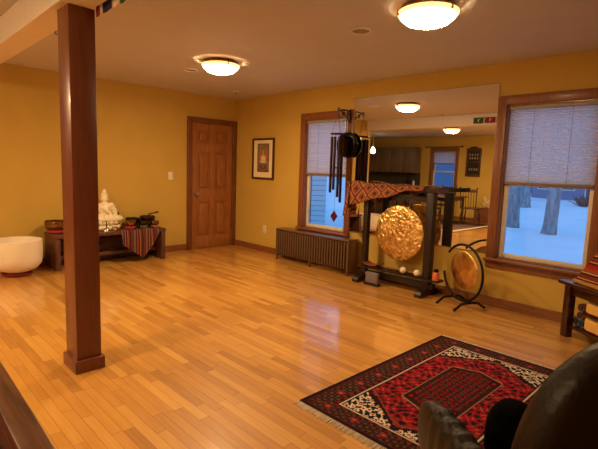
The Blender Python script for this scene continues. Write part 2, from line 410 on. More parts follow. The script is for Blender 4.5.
GRIL = M('grille_white', (150, 136, 122), .7, 0, .05, 200)
def detector(loc, label, r):
    t = thing('ceiling_speaker', label, 'ceiling speaker', loc)
    MB().lathe([(r, 0), (r, -.008), (r*.9, -.014), (r*.8, -.010), (r*.8, -.002)], 32).build('trim_ring', WHITEP, t)
    MB().lathe([(r*.8, -.006), (r*.4, -.009), (0, -.010)], 32).build('grille', GRIL, t)
detector((-1.717, -3.975, H-.001), 'round flush ceiling speaker beside the light nearest the camera', .085)
detector((-1.77, -1.52, H-.001), 'round flush ceiling speaker beside the light near the door', .085)
t = thing('ceiling_spot', 'tiny white ceiling fitting above the door corner', 'ceiling fitting', (-.55, -.74, H-.001))
MB().lathe([(0, 0), (.05, 0), (.05, -.01), (.025, -.014), (0, -.014)], 20).build('plate', WHITEP, t)
MB().cyl((0, 0, -.013), (0, 0, -.04), .012).lathe([(0, -.04), (.022, -.042), (.022, -.048), (0, -.05)], 16).build('head', STEEL, t)
t = thing('ceiling_hook', 'small dark hook in the ceiling beside the post', 'hook', (-3.342, -1.936, H-.001))
MB().lathe([(0, 0), (.014, 0), (.012, -.006), (0, -.007)], 12).build('plate', BLACKI, t)
MB().tube([(0, 0, -.004), (0, 0, -.016), (.004, 0, -.024), (.012, 0, -.026), (.016, 0, -.018)], .004, 6).build('hook', BLACKI, t)

# ------------------------------------------------------------------ left wall: bench and altar things
BZ = .44
b = thing('altar_bench', 'low rustic wooden bench against the left wall holding the statue and bowls', 'bench', (-2.235, -.235, 0))
MB().box(-.735, .715, -.225, .215, BZ-.045, BZ, .006).build('bench_top', BENCHW, b)
for s in (-1.03, 1): MB().box(s*.68-.03, s*.68+.03, -.215, .205, 0, BZ-.046, .006).build('end_panel', wood('bench_end', (88, 51, 33), 'Z', .5, .35), b)
st = MB().box(-.649, .649, .10, .13, .16, .32, .004).build('drawer_board', BENCHW, b)
MB().box(-.10, -.03, .085, .099, .235, .25, .003).build('drawer_pull', BLACKI, st)
MB().box(-.649, .649, -.02, .13, .10, .15, .004).build('stretcher', BENCHW, b)

# striped runner on the bench
RUN = stripes('woven_runner', 'X', [((70, 40, 34), 3), ((126, 50, 40), 1), ((86, 52, 42), 3), ((150, 112, 84), .6), ((80, 84, 88), 1.4), ((70, 40, 34), 2), ((186, 70, 44), 1), ((60, 36, 34), 2.4), ((176, 126, 84), .6), ((110, 60, 44), 2)], .17)
def runner(u, v):
    x = .06 + .565*u
    drop = (.19+(.395-.19)*u/.55) if u < .55 else (.395*(1-u)/.45+.005)
    L1 = .38; tot = L1 + drop; s_ = v*tot
    if s_ < L1: return Vector((x, .14-s_+.0, BZ+.004))
    q = s_-L1; return Vector((x + .02*math.sin(q*9), -.236 - .012*min(1, q*12) - .007*math.sin(u*19)*min(1, q*6), BZ+.003-q))
r = thing('table_runner', 'striped woven cloth hanging in a point over the bench front', 'cloth', (-2.235, -.235, 0))
MB().grid(runner, 36, 44).build('cloth', RUN, r, True, 80, solid=.004)

# statue: one continuous remeshed body
WST = M('white_porcelain', (232, 218, 186), .28, 0, .05, 14, coat=.3)
s = thing('seated_statue', 'white seated meditating statue on a lotus base on the bench', 'statue', (-2.265, -.17, BZ+.004))
mb = MB()
mb.lathe([(0, 0), (.19, 0), (.20, .02), (.17, .045), (.145, .06), (.17, .08), (.19, .105), (0, .11)], 32, Matrix.Diagonal((1, .72, 1, 1)))
for k in range(16):
    a = 2*PI*k/16; mb.ball((.175*math.cos(a), .125*math.sin(a), .028), .036, (.95, .8, .9), 10); mb.ball((.17*math.cos(a+.2), .122*math.sin(a+.2), .095), .034, (.95, .8, .9), 10)
mb.ball((0, 0, .14), .13, (1.1, .8, .5)); mb.ball((-.12, -.05, .14), .085, (1.3, .9, .62)); mb.ball((.12, -.05, .14), .085, (1.3, .9, .62))
mb.tube([(-.16, -.04, .145), (-.05, -.115, .14), (.09, -.115, .135)], [.05, .04, .03], 12); mb.tube([(.16, -.04, .145), (.05, -.10, .16), (-.07, -.12, .155)], [.05, .04, .03], 12)
mb.tube([(0, 0, .12), (0, .01, .2), (0, .008, .28), (0, 0, .335), (0, 0, .36)], [.10, .088, .098, .075, .04], 18)
for q in (-1, 1):
    mb.ball((q*.088, .0, .315), .042); mb.tube([(q*.095, 0, .315), (q*.125, -.02, .24), (q*.115, -.07, .185), (q*.03, -.11, .185)], [.038, .034, .03, .024], 12)
    mb.ball((q*.047, -.0, .40), .012, (.6, 1, 1.6))
mb.ball((0, -.11, .19), .028, (1.3, .9, .6))
mb.tube([(0, 0, .34), (0, -.004, .38)], .032, 12); mb.ball((0, -.006, .41), .050, (.88, .98, 1.15)); mb.ball((0, -.052, .405), .010, (.8, 1, 1.4))
mb.lathe([(0, .545), (.012, .54), (.026, .515), (.03, .485), (.043, .465), (.048, .43), (0, .42)], 20)
mb.tube([(-.085, -.02, .33), (-.03, -.085, .27), (.04, -.10, .22), (.09, -.07, .18)], [.018, .016, .016, .014], 8); mb.tube([(.06, -.045, .335), (.02, -.085, .29)], [.016, .012], 8)
st = mb.build('statue_body', WST, s)
md = st.modifiers.new('fuse', 'REMESH'); md.mode = 'VOXEL'; md.voxel_size = .005; md.use_smooth_shade = True
md = st.modifiers.new('soften', 'SMOOTH'); md.iterations = 2; md.factor = .5

# bowls
BRZ = M('aged_singing_bowl', (150, 116, 72), .3, 1, .3, 40, bump=.2, bscale=60)
BRZD = M('dark_singing_bowl', (84, 66, 50), .35, 1, .3, 40, bump=.2, bscale=60)
def bowl_prof(R, h):
    return [(0, 0), (R*.55, 0), (R*.82, h*.16), (R*.97, h*.45), (R, h*.75), (R*.97, h), (R*.92, h), (R*.94, h*.75), (R*.9, h*.45), (R*.75, h*.2), (R*.5, h*.06), (0, h*.06)]
CUR = M('red_cushion', (150, 40, 44), .85, 0, .25, 60); CUG = M('green_cushion', (86, 92, 60), .85, 0, .3, 60); CUB = M('dark_cushion', (40, 32, 36), .9, 0, .3, 60)
def cushion(x, y, r, h, mat, label, z=BZ):
    o = MB().lathe([(0, 0), (r*.85, 0), (r, h*.4), (r*.95, h*.8), (r*.75, h), (0, h*.75)], 28).build('ring_cushion', mat); o.location = (x, y, z+.001); tag(o, label, 'cushion'); return o
def bowl(x, y, z, R, h, mat, label):
    o = MB().lathe(bowl_prof(R, h), 36).build('singing_bowl', mat); o.location = (x, y, z); tag(o, label, 'singing bowl', 'singing bowls on the bench'); return o
zt = BZ+.007
def on_cushion(x, y, R, h, mat, cm, cl, bl, ch=.04, z=BZ):
    cushion(x, y, R*.85, ch, cm, cl, z); bowl(x, y, z+ch*.86, R, h, mat, bl)
on_cushion(-2.88, -.22, .135, .115, BRZ, CUR, 'red cushion under the large bowl at the left end of the bench', 'large bronze singing bowl at the left end of the bench', .045)
on_cushion(-2.0, -.36, .080, .085, BRZ, CUR, 'red ring cushion just right of the statue', 'bronze singing bowl on the red cushion right of the statue', .045, zt)
on_cushion(-1.87, -.14, .09, .095, BRZD, CUB, 'dark cushion under the bowl behind the red cushion', 'dark singing bowl behind the bowl on the red cushion', .035, zt)
on_cushion(-1.80, -.34, .072, .062, BRZD, CUG, 'green cushion in the front row of bowls', 'small dark bowl on the green cushion', .045, zt)
on_cushion(-1.64, -.13, .108, .09, BRZD, CUB, 'dark cushion under the wide bowl with the stick', 'wide dark bowl with a stick lying across it', .06, zt)
on_cushion(-1.64, -.345, .065, .06, BRZ, M('pink_cushion', (170, 84, 70), .85, 0, .25, 60), 'pink cushion at the right end of the bench', 'small bronze bowl at the right end of the bench', .035, zt)
o = MB().tube([(0, 0, 0), (.06, 0, .012), (.15, -.01, .03)], [.012, .009, .013], 10).build('bowl_striker', DARKW); o.location = (-1.63, -.14, zt+.164); tag(o, 'dark wooden striker lying across the wide bowl', 'striker')
o = MB().lathe([(0, 0), (.04, 0), (.042, .02), (.03, .05), (0, .06)], 16).build('ink_dark_bell', BLACKI); o.name = 'small_bell'; o.location = (-1.91, -.335, zt+.001); o.scale = (.8, .8, .8); tag(o, 'tiny dark bell between the front bowls', 'bell')
t = thing('altar_bell', 'small dark hand bell with upright handle before the statue', 'bell', (-2.33, -.40, BZ+.001))
MB().lathe([(0, 0), (.042, 0), (.036, .02), (.024, .045), (.010, .055), (0, .055)], 20).build('bell_body', STEEL, t)
MB().tube([(0, 0, .05), (0, 0, .08), (0, 0, .10), (0, 0, .13)], [.006, .009, .005, .008], 10).build('handle', BLACKI, t)
t = thing('candle_holder', 'small shiny candle cup in front of the statue', 'candle holder', (-2.225, -.40, BZ+.001))
MB().lathe([(0, 0), (.03, 0), (.042, .03), (.04, .055), (.036, .055), (.037, .03), (.026, .008), (0, .008)], 24).build('cup', M('silver_cup', (225, 215, 190), .15, 1, .1), t)
MB().lathe([(0, .009), (.026, .009), (.03, .034), (0, .036)], 20).build('candle', M('candle_wax', (240, 226, 190), .5), t)
o = MB().lathe([(0, 0), (.016, 0), (.02, .03), (.014, .06), (.008, .075), (.012, .10), (0, .11)], 16).build('small_bottle', M('bottle_brown', (60, 28, 22), .25, 0, .1)); o.location = (-2.025, -.045, BZ+.001); o.scale = (1, 1, 2.0); tag(o, 'small dark brown bottle at the back right of the statue', 'bottle')

# crystal bowl on the floor
CRY = M('frosted_crystal', (236, 222, 200), .5, 0, .02, 5)
o = MB().lathe([(0, .03), (.13, .035), (.21, .07), (.255, .13), (.268, .2), (.268, .40), (.256, .40), (.254, .2), (.24, .14), (.2, .085), (.12, .05), (0, .046)], 48).build('crystal_bowl', CRY)
o.location = (-3.355, -.36, 0.012); tag(o, 'large white frosted crystal bowl on the floor left of the bench', 'bowl')
o = MB().lathe([(.10, 0), (.15, 0), (.158, .02), (.15, .042), (.11, .042), (.10, .0)], 40).build('ring_stand', M('red_pad', (120, 36, 44), .8, 0, .2, 50)); o.location = (-3.355, -.36, .001); tag(o, 'dark red ring pad under the white crystal bowl', 'pad')

# switch, outlet, picture
t = thing('light_switch', 'white light switch left of the door', 'light switch', (-1.205, 0, 1.165))
MB().box(-.036, .036, -.008, -.001, -.058, .058, .003).build('plate', WHITEP, t); MB().box(-.008, .008, -.016, -.008, -.014, .014, .002).build('toggle', WHITEP, t)
t = thing('wall_outlet', 'white power outlet between the door and the radiator', 'outlet', (0, -.82, .365))
MB().box(-.008, -.001, -.036, .036, -.058, .058, .003).build('plate', WHITEP, t)
for z in (-.024, .024): MB().box(-.012, -.008, -.016, .016, z-.015, z+.015, .004).build('socket', M('socket', (190, 180, 160), .5), t)

pic = thing('framed_picture', 'dark framed ornamental print with wide cream mat right of the door', 'picture', (0, -.752, 1.155))
mb = MB(); a, hgt, fw_ = .262, .64, .03
mb.box(-.03, -.001, -a, -a+fw_, 0, hgt, .004).box(-.03, -.001, a-fw_, a, 0, hgt, .004).box(-.03, -.001, -a+fw_, a-fw_, 0, fw_, .004).box(-.03, -.001, -a+fw_, a-fw_, hgt-fw_, hgt, .004)
mb.build('frame', wood('mahogany_frame', (74, 30, 24), 'Z', .3, .2), pic)
MB().box(-.012, -.002, -a+fw_, a-fw_, fw_, hgt-fw_).build('mat_board', M('cream_mat', (232, 216, 176), .8, 0, .02), pic, False)
def colour_grid(name, pos, cols, nu, nv, mat, parent):
    faces = [(i*(nv+1)+j, (i+1)*(nv+1)+j, (i+1)*(nv+1)+j+1, i*(nv+1)+j+1) for i in range(nu) for j in range(nv)]
    me = bpy.data.meshes.new(name); me.from_pydata(pos, [], faces)
    at = me.color_attributes.new('weave', 'FLOAT_COLOR', 'POINT'); at.data.foreach_set('color', np.asarray(cols, np.float32).ravel())
    me.materials.append(mat); o = bpy.data.objects.new(name, me); C.objects.link(o)
    if parent: o.parent = parent
    return o
def lc(c): return np.array(lin(c))
nu, nv = 60, 120
u = np.linspace(-1, 1, nu+1)[:, None]*np.ones((1, nv+1)); v = np.ones((nu+1, 1))*np.linspace(-1, 1, nv+1)[None]
col = np.zeros((nu+1, nv+1, 3)); col[:] = lc((40, 46, 38))
au = np.abs(u)
n1 = np.sin(au*13+np.sin(v*11)*2)*np.sin(v*17+au*6); col[n1 > .35] = lc((176, 84, 44)); col[n1 < -.4] = lc((70, 110, 100)); n2 = np.sin(au*31+v*9)*np.sin(v*37-au*11); col[n2 > .55] = lc((226, 196, 140))
rr = np.hypot(u/.62, (v-.12)/.42); col[(rr < 1) & (rr > .82)] = lc((206, 130, 70)); col[(rr < .82) & (n1 > -.2)] = lc((84, 40, 34))
rr2 = np.hypot(u/.3, (v-.18)/.15); col[rr2 < 1] = lc((196, 150, 96)); body = (np.abs(v+.02) < .16) & (au < .42-.6*np.abs(v+.02)); col[body] = lc((226, 190, 140)); col[np.hypot(u/.13, (v-.38)/.075) < 1] = lc((206, 160, 110))
lot = np.hypot(u/.6, (v+.27)/.09) < 1; col[lot] = lc((206, 190, 160)); col[(v < -.45) & (n1 > -.05)] = lc((120, 60, 46)); col[(au > .9) | (np.abs(v) > .95)] = lc((36, 34, 32))
pos = np.stack([np.full_like(u, -.0135), -u*.142, .335+v*.222], -1).reshape(-1, 3)
colour_grid('print', pos.tolist(), np.concatenate([col, np.ones((nu+1, nv+1, 1))], -1), nu, nv, attr_mat('print_ink', .6, False), pic)

# ------------------------------------------------------------------ radiator
ra = thing('radiator', 'long brown ribbed radiator under the left window', 'radiator', (-.145, -2.05, 0))
HL = .685; n = 29
mbf = MB().box(-.085, .085, -.013, .013, .075, .435, .006); f0 = mbf.build('fin', RADM, ra)
for k in range(n):
    y = -HL+.02+(2*HL-.04)*k/(n-1)
    if k == 0: f0.location = (0, y, 0); continue
    c = f0.copy(); C.objects.link(c); c.parent = ra; c.location = (0, y, 0)
MB().box(-.095, .115, -HL-.012, HL+.012, .442, .462, .004).build('top_plate', RADM, ra)
MB().box(.086, .11, -HL, HL, .06, .44, .003).build('back_plate', RADM, ra)
for s_ in (-1, 1): MB().box(-.09, .085, s_*HL-.008, s_*HL+.008, .05, .441, .003).build('end_panel', RADM, ra)
for y in (-HL+.012, 0, HL-.012): [MB().box(xa, xa+.026, y-.012, y+.012, 0, .10, .003).build('foot', RADM, ra) for xa in (-.088, .06)]

# ------------------------------------------------------------------ chimes and hanging disc
t = thing('scroll_bracket', 'black scrolled iron bracket on the window casing holding the chimes', 'bracket', (-.023, -2.50, 2.07))
mb = MB().box(-.008, -.001, -.012, .012, -.13, .05, .003)
mb.tube([(-.004, 0, .015), (-.10, 0, .03), (-.20, 0, .02), (-.235, 0, 0), (-.25, 0, .02), (-.235, 0, .04), (-.215, 0, .03)], .007, 8)
for c, rr_ in ((-.06, .035), (-.14, .03)):
    mb.tube([(c+rr_*(1-k/26)*math.cos(k*.42), 0, -.015+rr_*(1-k/26)*math.sin(k*.42)-.01) for k in range(20)], .005, 6)
mb.tube([(-.004, 0, -.12), (-.04, 0, -.10), (-.075, 0, -.05), (-.12, 0, -.045), (-.17, 0, -.0), (-.2, 0, .015)], .006, 8)
mb.build('scroll_arm', BLACKI, t)
ch = thing('wind_chime', 'wind chime with dark metal tubes and a red diamond sail hanging by the window', 'wind chime', (-.262, -2.50, 1.78))
MB().lathe([(0, 0), (.085, 0), (.09, .008), (.085, .018), (0, .018)], 28).build('platform', wood('chime_wood', (60, 22, 20), 'X', .4, .2), ch)
CORD = M('chime_cord', (40, 30, 26), .9)
mb = MB()
for a in (0, 2*PI/3, 4*PI/3): mb.cyl((.07*math.cos(a), .07*math.sin(a), .018), (0, 0, .27), .002, n=6)
mb.tube([(.014*math.cos(k*.52), 0, .285+.014*math.sin(k*.52)) for k in range(12)], .003, 6, True)
mb.build('hanging_cord', CORD, ch)
TUB = M('chime_tube', (70, 46, 40), .35, .8, .1)
for k, (ang, L) in enumerate(((200, .66), (245, .75), (290, .82), (335, .60), (20, .55), (110, .70), (155, .62))):
    a = math.radians(ang); x, y = .07*math.cos(a), .07*math.sin(a)
    tb = MB().cyl((x, y, -.03), (x, y, -.03-L), .017, n=14).build('tube', TUB, ch)
    MB().cyl((x, y, 0), (x, y, -.03), .0016, n=5).build('tube_cord', CORD, tb)
MB().cyl((0, 0, -.42), (0, 0, -.405), .036, n=24).build('striker', wood('striker_wood', (66, 30, 22), 'X', .4, .2), ch)
MB().cyl((0, 0, 0), (0, 0, -.405), .0016, n=5).cyl((0, 0, -.42), (0, 0, -.955), .0016, n=5).build('striker_cord', CORD, ch)
MB().prism([(-.033, .034, -1.03), (-.0, 0, -.955), (.033, -.034, -1.03), (0, 0, -1.11)], (.006, .006, 0)).build('sail', M('sail_red', (96, 20, 28), .35, 0, .1), ch, False)
t = thing('hanging_disc_gong', 'round black metal gong hanging between the chimes and the mirror', 'gong', (-.072, -2.492, 1.665))
mr = Matrix.Rotation(-PI/2, 4, 'Y')
MB().lathe([(0, .022), (.05, .026), (.13, .022), (.155, .012), (.165, -.015), (.165, -.035), (.155, -.035), (.153, -.012), (.13, .008), (0, .010)], 40, mr).build('disc', M('black_bronze', (26, 24, 20), .25, .7, .2, 8), t)
mb = MB()
for k in range(7): mb.tube([(.008*math.cos(q*PI/4)*(1 if k % 2 else .2)-.018, .05*.0+.008*math.cos(q*PI/4)*(0.2 if k % 2 else 1), .18+k*.032+.02*math.sin(q*PI/4)) for q in range(8)], .0035, 6, True)
mb.build('chain', STEEL, t)
# ------------------------------------------------------------------ gong stand
GX = -.20
g = thing('gong_stand', 'tall dark wooden gong stand in front of the mirror', 'gong stand', (GX, -3.43, 0))
yl, yr = .45, -.41
for y in (yl, yr):
    pw = .033 if y > 0 else .042
    MB().box(-pw, pw, y-pw, y+pw, .05, 1.125, .005).build('post', DARKW, g)
    mb = MB(); mb.prism([(-.175, y-.04, 0), (-.185, y-.04, .035), (-.16, y-.04, .062), (-.06, y-.04, .085), (.06, y-.04, .085), (.16, y-.04, .062), (.172, y-.04, .035), (.168, y-.04, 0), (.09, y-.04, 0), (.06, y-.04, .018), (-.06, y-.04, .018), (-.09, y-.04, 0)], (0, .08, 0)); mb.build('foot', DARKW, g, False)
def bar(y0, y1, zf, hgt, dx, nm, n=20):
    mb = MB(); R = []
    for k in range(n+1):
        y = y0+(y1-y0)*k/n; z = zf(y)
        R.append([mb.b.verts.new((sx*dx, y, z+q*hgt)) for sx, q in ((-1, 0), (1, 0), (1, 1), (-1, 1))])
    for A, B in zip(R, R[1:]):
        for k in range(4): mb.b.faces.new((A[k], A[(k+1) % 4], B[(k+1) % 4], B[k]))
    mb.b.faces.new(R[0]); mb.b.faces.new(R[-1][::-1]); return mb.build(nm, DARKWY, g, True, 35)
bar(.62, -.62, lambda y: 1.126 + .02*(abs(y)/.6)**3, .045, .045, 'top_beam')
bar(.41, -.36, lambda y: 1.0 + .045*math.cos(y/.5*PI/2), .05, .026, 'arched_beam')
bar(.50, -.50, lambda y: .085, .055, .03, 'base_rail')
bar(.415, -.57, lambda y: .173, .022, .075, 'mallet_shelf')
for y in (.16, -.16): MB().cyl((0, y, .995), (0, y, .94), .008, n=8).build('hook_peg', BLACKI, g)

# big gong: hammered bronze
def gong_mat(name, col, scale, streak, bst=.8):
    m, nt, p = base_mat(name); N = nt.nodes.new; L = nt.links.new
    tc = N('ShaderNodeTexCoord'); no = N('ShaderNodeTexNoise'); no.inputs['Scale'].default_value = scale; no.inputs['Detail'].default_value = 5; no.inputs['Distortion'].default_value = streak
    L(tc.outputs['Object'], no.inputs['Vector'])
    r = N('ShaderNodeValToRGB'); L(no.outputs['Fac'], r.inputs[0]); c = lin(col)
    r.color_ramp.elements[0].position = .3; r.color_ramp.elements[0].color = (c[0]*.45, c[1]*.38, c[2]*.3, 1); r.color_ramp.elements[1].position = .65; r.color_ramp.elements[1].color = (*c, 1)
    L(r.outputs[0], p.inputs['Base Color']); p.inputs['Metallic'].default_value = .9; p.inputs['Roughness'].default_value = .30
    p.inputs['Anisotropic'].default_value = .75
    tg = N('ShaderNodeTangent'); tg.direction_type = 'RADIAL'; tg.axis = 'X'; L(tg.outputs[0], p.inputs['Tangent'])
    vo = N('ShaderNodeTexVoronoi'); vo.inputs['Scale'].default_value = scale*2.2; L(tc.outputs['Object'], vo.inputs['Vector'])
    ma = N('ShaderNodeMath'); ma.operation = 'MULTIPLY_ADD'; L(vo.outputs['Distance'], ma.inputs[0]); ma.inputs[1].default_value = .6; L(no.outputs['Fac'], ma.inputs[2])
    b = N('ShaderNodeBump'); b.inputs['Strength'].default_value = bst; b.inputs['Distance'].default_value = .02; L(ma.outputs[0], b.inputs['Height']); L(b.outputs[0], p.inputs['Normal'])
    return m
def gong_prof(R): return [(0, .010), (R*.3, .009), (R*.7, .004), (R*.95, -.004), (R, -.012), (R*.995, -.016), (R*.94, -.009), (R*.7, -.001), (R*.3, .004), (0, .005)]
GR = .317
t = thing('hammered_gong', 'large hammered golden gong hanging in the dark wooden stand', 'gong', (GX-.012, -3.445, .645))
MB().lathe(gong_prof(GR), 72, Matrix.Rotation(-PI/2, 4, 'Y')).build('gong_disc', gong_mat('hammered_bronze', (244, 202, 128), 11, 1.8), t)
for s_ in (1, -1): MB().tube([(.0, s_*.12+.0, GR*.90), (.004, s_*.14, .31), (.012, s_*.16, .325)], .003, 6).build('hanging_cord', CORD, t)

# kilim draped over the top beam
def kilim_mat():
    m, nt, p = base_mat('kilim_weave'); N = nt.nodes.new; L = nt.links.new
    tc = N('ShaderNodeUVMap'); sp = N('ShaderNodeSeparateXYZ'); L(tc.outputs[0], sp.inputs[0])
    def pp(o, sc):
        a = N('ShaderNodeMath'); a.operation = 'MULTIPLY'; a.inputs[1].default_value = sc; L(o, a.inputs[0])
        b = N('ShaderNodeMath'); b.operation = 'PINGPONG'; b.inputs[1].default_value = .5; L(a.outputs[0], b.inputs[0]); return b.outputs[0]
    s1 = N('ShaderNodeMath'); s1.operation = 'ADD'; L(pp(sp.outputs['X'], 5.2), s1.inputs[0]); L(pp(sp.outputs['Y'], 5.6), s1.inputs[1])
    s2 = N('ShaderNodeMath'); s2.operation = 'PINGPONG'; s2.inputs[1].default_value = 1; L(s1.outputs[0], s2.inputs[0])
    r = N('ShaderNodeValToRGB'); r.color_ramp.interpolation = 'CONSTANT'; L(s2.outputs[0], r.inputs[0]); e = r.color_ramp.elements
    st = [(0, (70, 46, 38)), (.14, (132, 78, 50)), (.36, (168, 132, 92)), (.43, (112, 52, 40)), (.62, (150, 108, 74)), (.70, (124, 66, 44)), (.88, (60, 52, 52))]
    e[0].color = (*lin(st[0][1]), 1); e[1].position = st[1][0]; e[1].color = (*lin(st[1][1]), 1)
    for a, c in st[2:]: q = e.new(a); q.color = (*lin(c), 1)
    L(r.outputs[0], p.inputs['Base Color']); p.inputs['Roughness'].default_value = .95; p.inputs['Specular IOR Level'].default_value = .1
    return m
KIL = kilim_mat()
def cloth_uv(o, nu, nv, su, sv):
    me = o.data; uv = me.uv_layers.new(name='UVMap'); co = [0]*(len(me.loops)*2)
    for l in me.loops:
        i, j = divmod(l.vertex_index, nv+1); co[2*l.index] = i/nu*su; co[2*l.index+1] = j/nv*sv
    uv.data.foreach_set('uv', co)
k = thing('draped_textile', 'patterned rust and tan woven textile draped over the gong stand', 'textile', (GX, -3.43, 0))
def drape(u, v):
    y = .665 - 1.0*u                       # from the left end towards the right post
    front = (.27*(1-u)**1.2 + .012) + .014*math.sin(u*15); back = .16*(1-.6*u)
    top = .104; tot = back+top+front; s_ = v*tot
    zt_ = 1.176 + .02*(min(1.15, abs(y)/.6))**3 + .006*math.sin(u*17)
    if s_ < back: return Vector((.052+.008*math.sin(u*30), y, zt_-(back-s_)))
    if s_ < back+top: return Vector((.052-(s_-back), y, zt_+.012*math.sin((s_-back)/top*PI)))
    q = s_-back-top; return Vector((-.054-.03*min(1, q*8)-.010*math.sin(u*26), y, zt_-q))
nu, nv = 60, 26
o = MB().grid(drape, nu, nv).build('over_beam', KIL, k, True, 80); cloth_uv(o, nu, nv, 1.05, .42)
md = o.modifiers.new('thickness', 'SOLIDIFY'); md.thickness = .006; md.offset = 0
def tail(u, v):
    a = u*PI*1.1; w_ = .075+.05*v
    return Vector((-.02-.06*math.cos(a)*(.7+.5*v)+.012*math.sin(u*20), .672+.012+w_*math.sin(a)*.75+.02*v-.004*math.sin(u*33), 1.20-.02*v-(.36+.05*math.sin(u*7))*v))
nu, nv = 40, 20
o = MB().grid(tail, nu, nv).build('hanging_end', KIL, k, True, 80); cloth_uv(o, nu, nv, .35, .36)
md = o.modifiers.new('thickness', 'SOLIDIFY'); md.thickness = .006; md.offset = 0

# things on the stand's shelf
def mallet(y, x, label):
    t = thing('gong_mallet', label, 'mallet', (x, y, .196), 0, 'mallets on the gong stand')
    MB().ball((0, 0, .038), .037, (1, 1.05, .98), 20).build('mallet_head', M('mallet_felt', (232, 218, 186), .9, 0, .05, 90), t)
    MB().tube([(0, .03, .034), (.03, .12, .026), (.072, .26, .013)], [.011, .01, .013], 10).build('handle', wood('mallet_wood', (150, 100, 60), 'Y', .45, .2), t)
mallet(-3.555, -.235, 'white headed gong mallet nearer the middle of the shelf')
mallet(-3.735, -.235, 'white headed gong mallet nearer the right post')
t = thing('orange_jar', 'small orange jar with dark cap at the right end of the shelf', 'jar', (-.235, -3.965, .196))
MB().lathe([(0, 0), (.034, 0), (.038, .02), (.036, .07), (.024, .09), (0, .09)], 20).build('jar', M('orange_glaze', (214, 110, 66), .35, 0, .1), t)
MB().lathe([(0, .091), (.02, .091), (.026, .105), (.026, .12), (0, .125)], 16).build('cap', BLACKI, t)
t = thing('wooden_tray', 'narrow reddish wooden tray at the left end of the shelf', 'tray', (-.215, -3.115, .196))
def trayf(u, v):
    y = .10-.22*u; x = -.07+.13*v; return Vector((x, y, .012+.03*abs(2*u-1)**3+.012*abs(2*v-1)**4))
MB().grid(trayf, 24, 10).build('tray', wood('tray_wood', (120, 56, 40), 'Y', .35, .2), t, True, 80, solid=.008)
o = MB().box(-.022, .022, -.085, .085, 0, .125, .006).build('cloth_box', M('grey_violet_cloth', (118, 104, 108), .9, 0, .1, 60)); o.location = (-.335, -3.205, .03); tag(o, 'grey cloth covered panel standing below the tray', 'box')
o = MB().box(-.035, .035, -.10, .10, 0, .028, .003).build('wood_block', DARKWY); o.location = (-.335, -3.205, .001); tag(o, 'flat dark block under the grey cloth panel', 'block')

# small gong on iron ring stand
RS = Vector((-.29, -4.285, 0)); ang = math.atan2(-.36, -.93)   # stand faces the camera
t = thing('ring_gong_stand', 'black iron ring stand with splayed feet by the window', 'gong stand', RS, math.radians(-24))
Rr = .285; zc = .35
mb = MB(); mb.tube([(0, -Rr*math.cos(math.radians(a)), zc+Rr*math.sin(math.radians(a))) for a in range(-112, 148, 5)], .0125, 10)
mb.build('ring', BLACKI, t)
mb = MB(); mb.tube([(0, -Rr*math.cos(math.radians(a)), zc+Rr*math.sin(math.radians(a))) for a in range(188, 249, 5)], .0125, 10); mb.build('ring_end', BLACKI, t)
for s_ in (1, -1):
    y = s_*.135
    MB().tube([(-.19, y, .012), (-.165, y, .022), (-.10, y, .068), (0, y, .074), (.10, y, .068), (.165, y, .022), (.19, y, .012)], .0125, 10).build('foot', BLACKI, t)
    MB().cyl((0, y, .07), (0, y, .11), .011).build('foot_post', BLACKI, t)
MB().cyl((0, -.135, .075), (0, .135, .075), .011).build('cross_bar', BLACKI, t)
q = thing('small_gong', 'smaller bronze gong hanging in the black ring stand', 'gong', (RS.x, RS.y, .375), math.radians(-24))
MB().lathe(gong_prof(.196), 60, Matrix.Translation((0, -.005, 0)) @ Matrix.Rotation(-PI/2-.10, 4, 'Y')).build('gong_disc', gong_mat('small_gong_bronze', (236, 186, 112), 8, .9, .3), q)
for s_ in (1, -1): MB().cyl((.012, s_*.09-.005, .18), (.0, s_*.12, .232), .0025, n=6).build('hanging_cord', M('pale_cord', (190, 170, 130), .9), q)

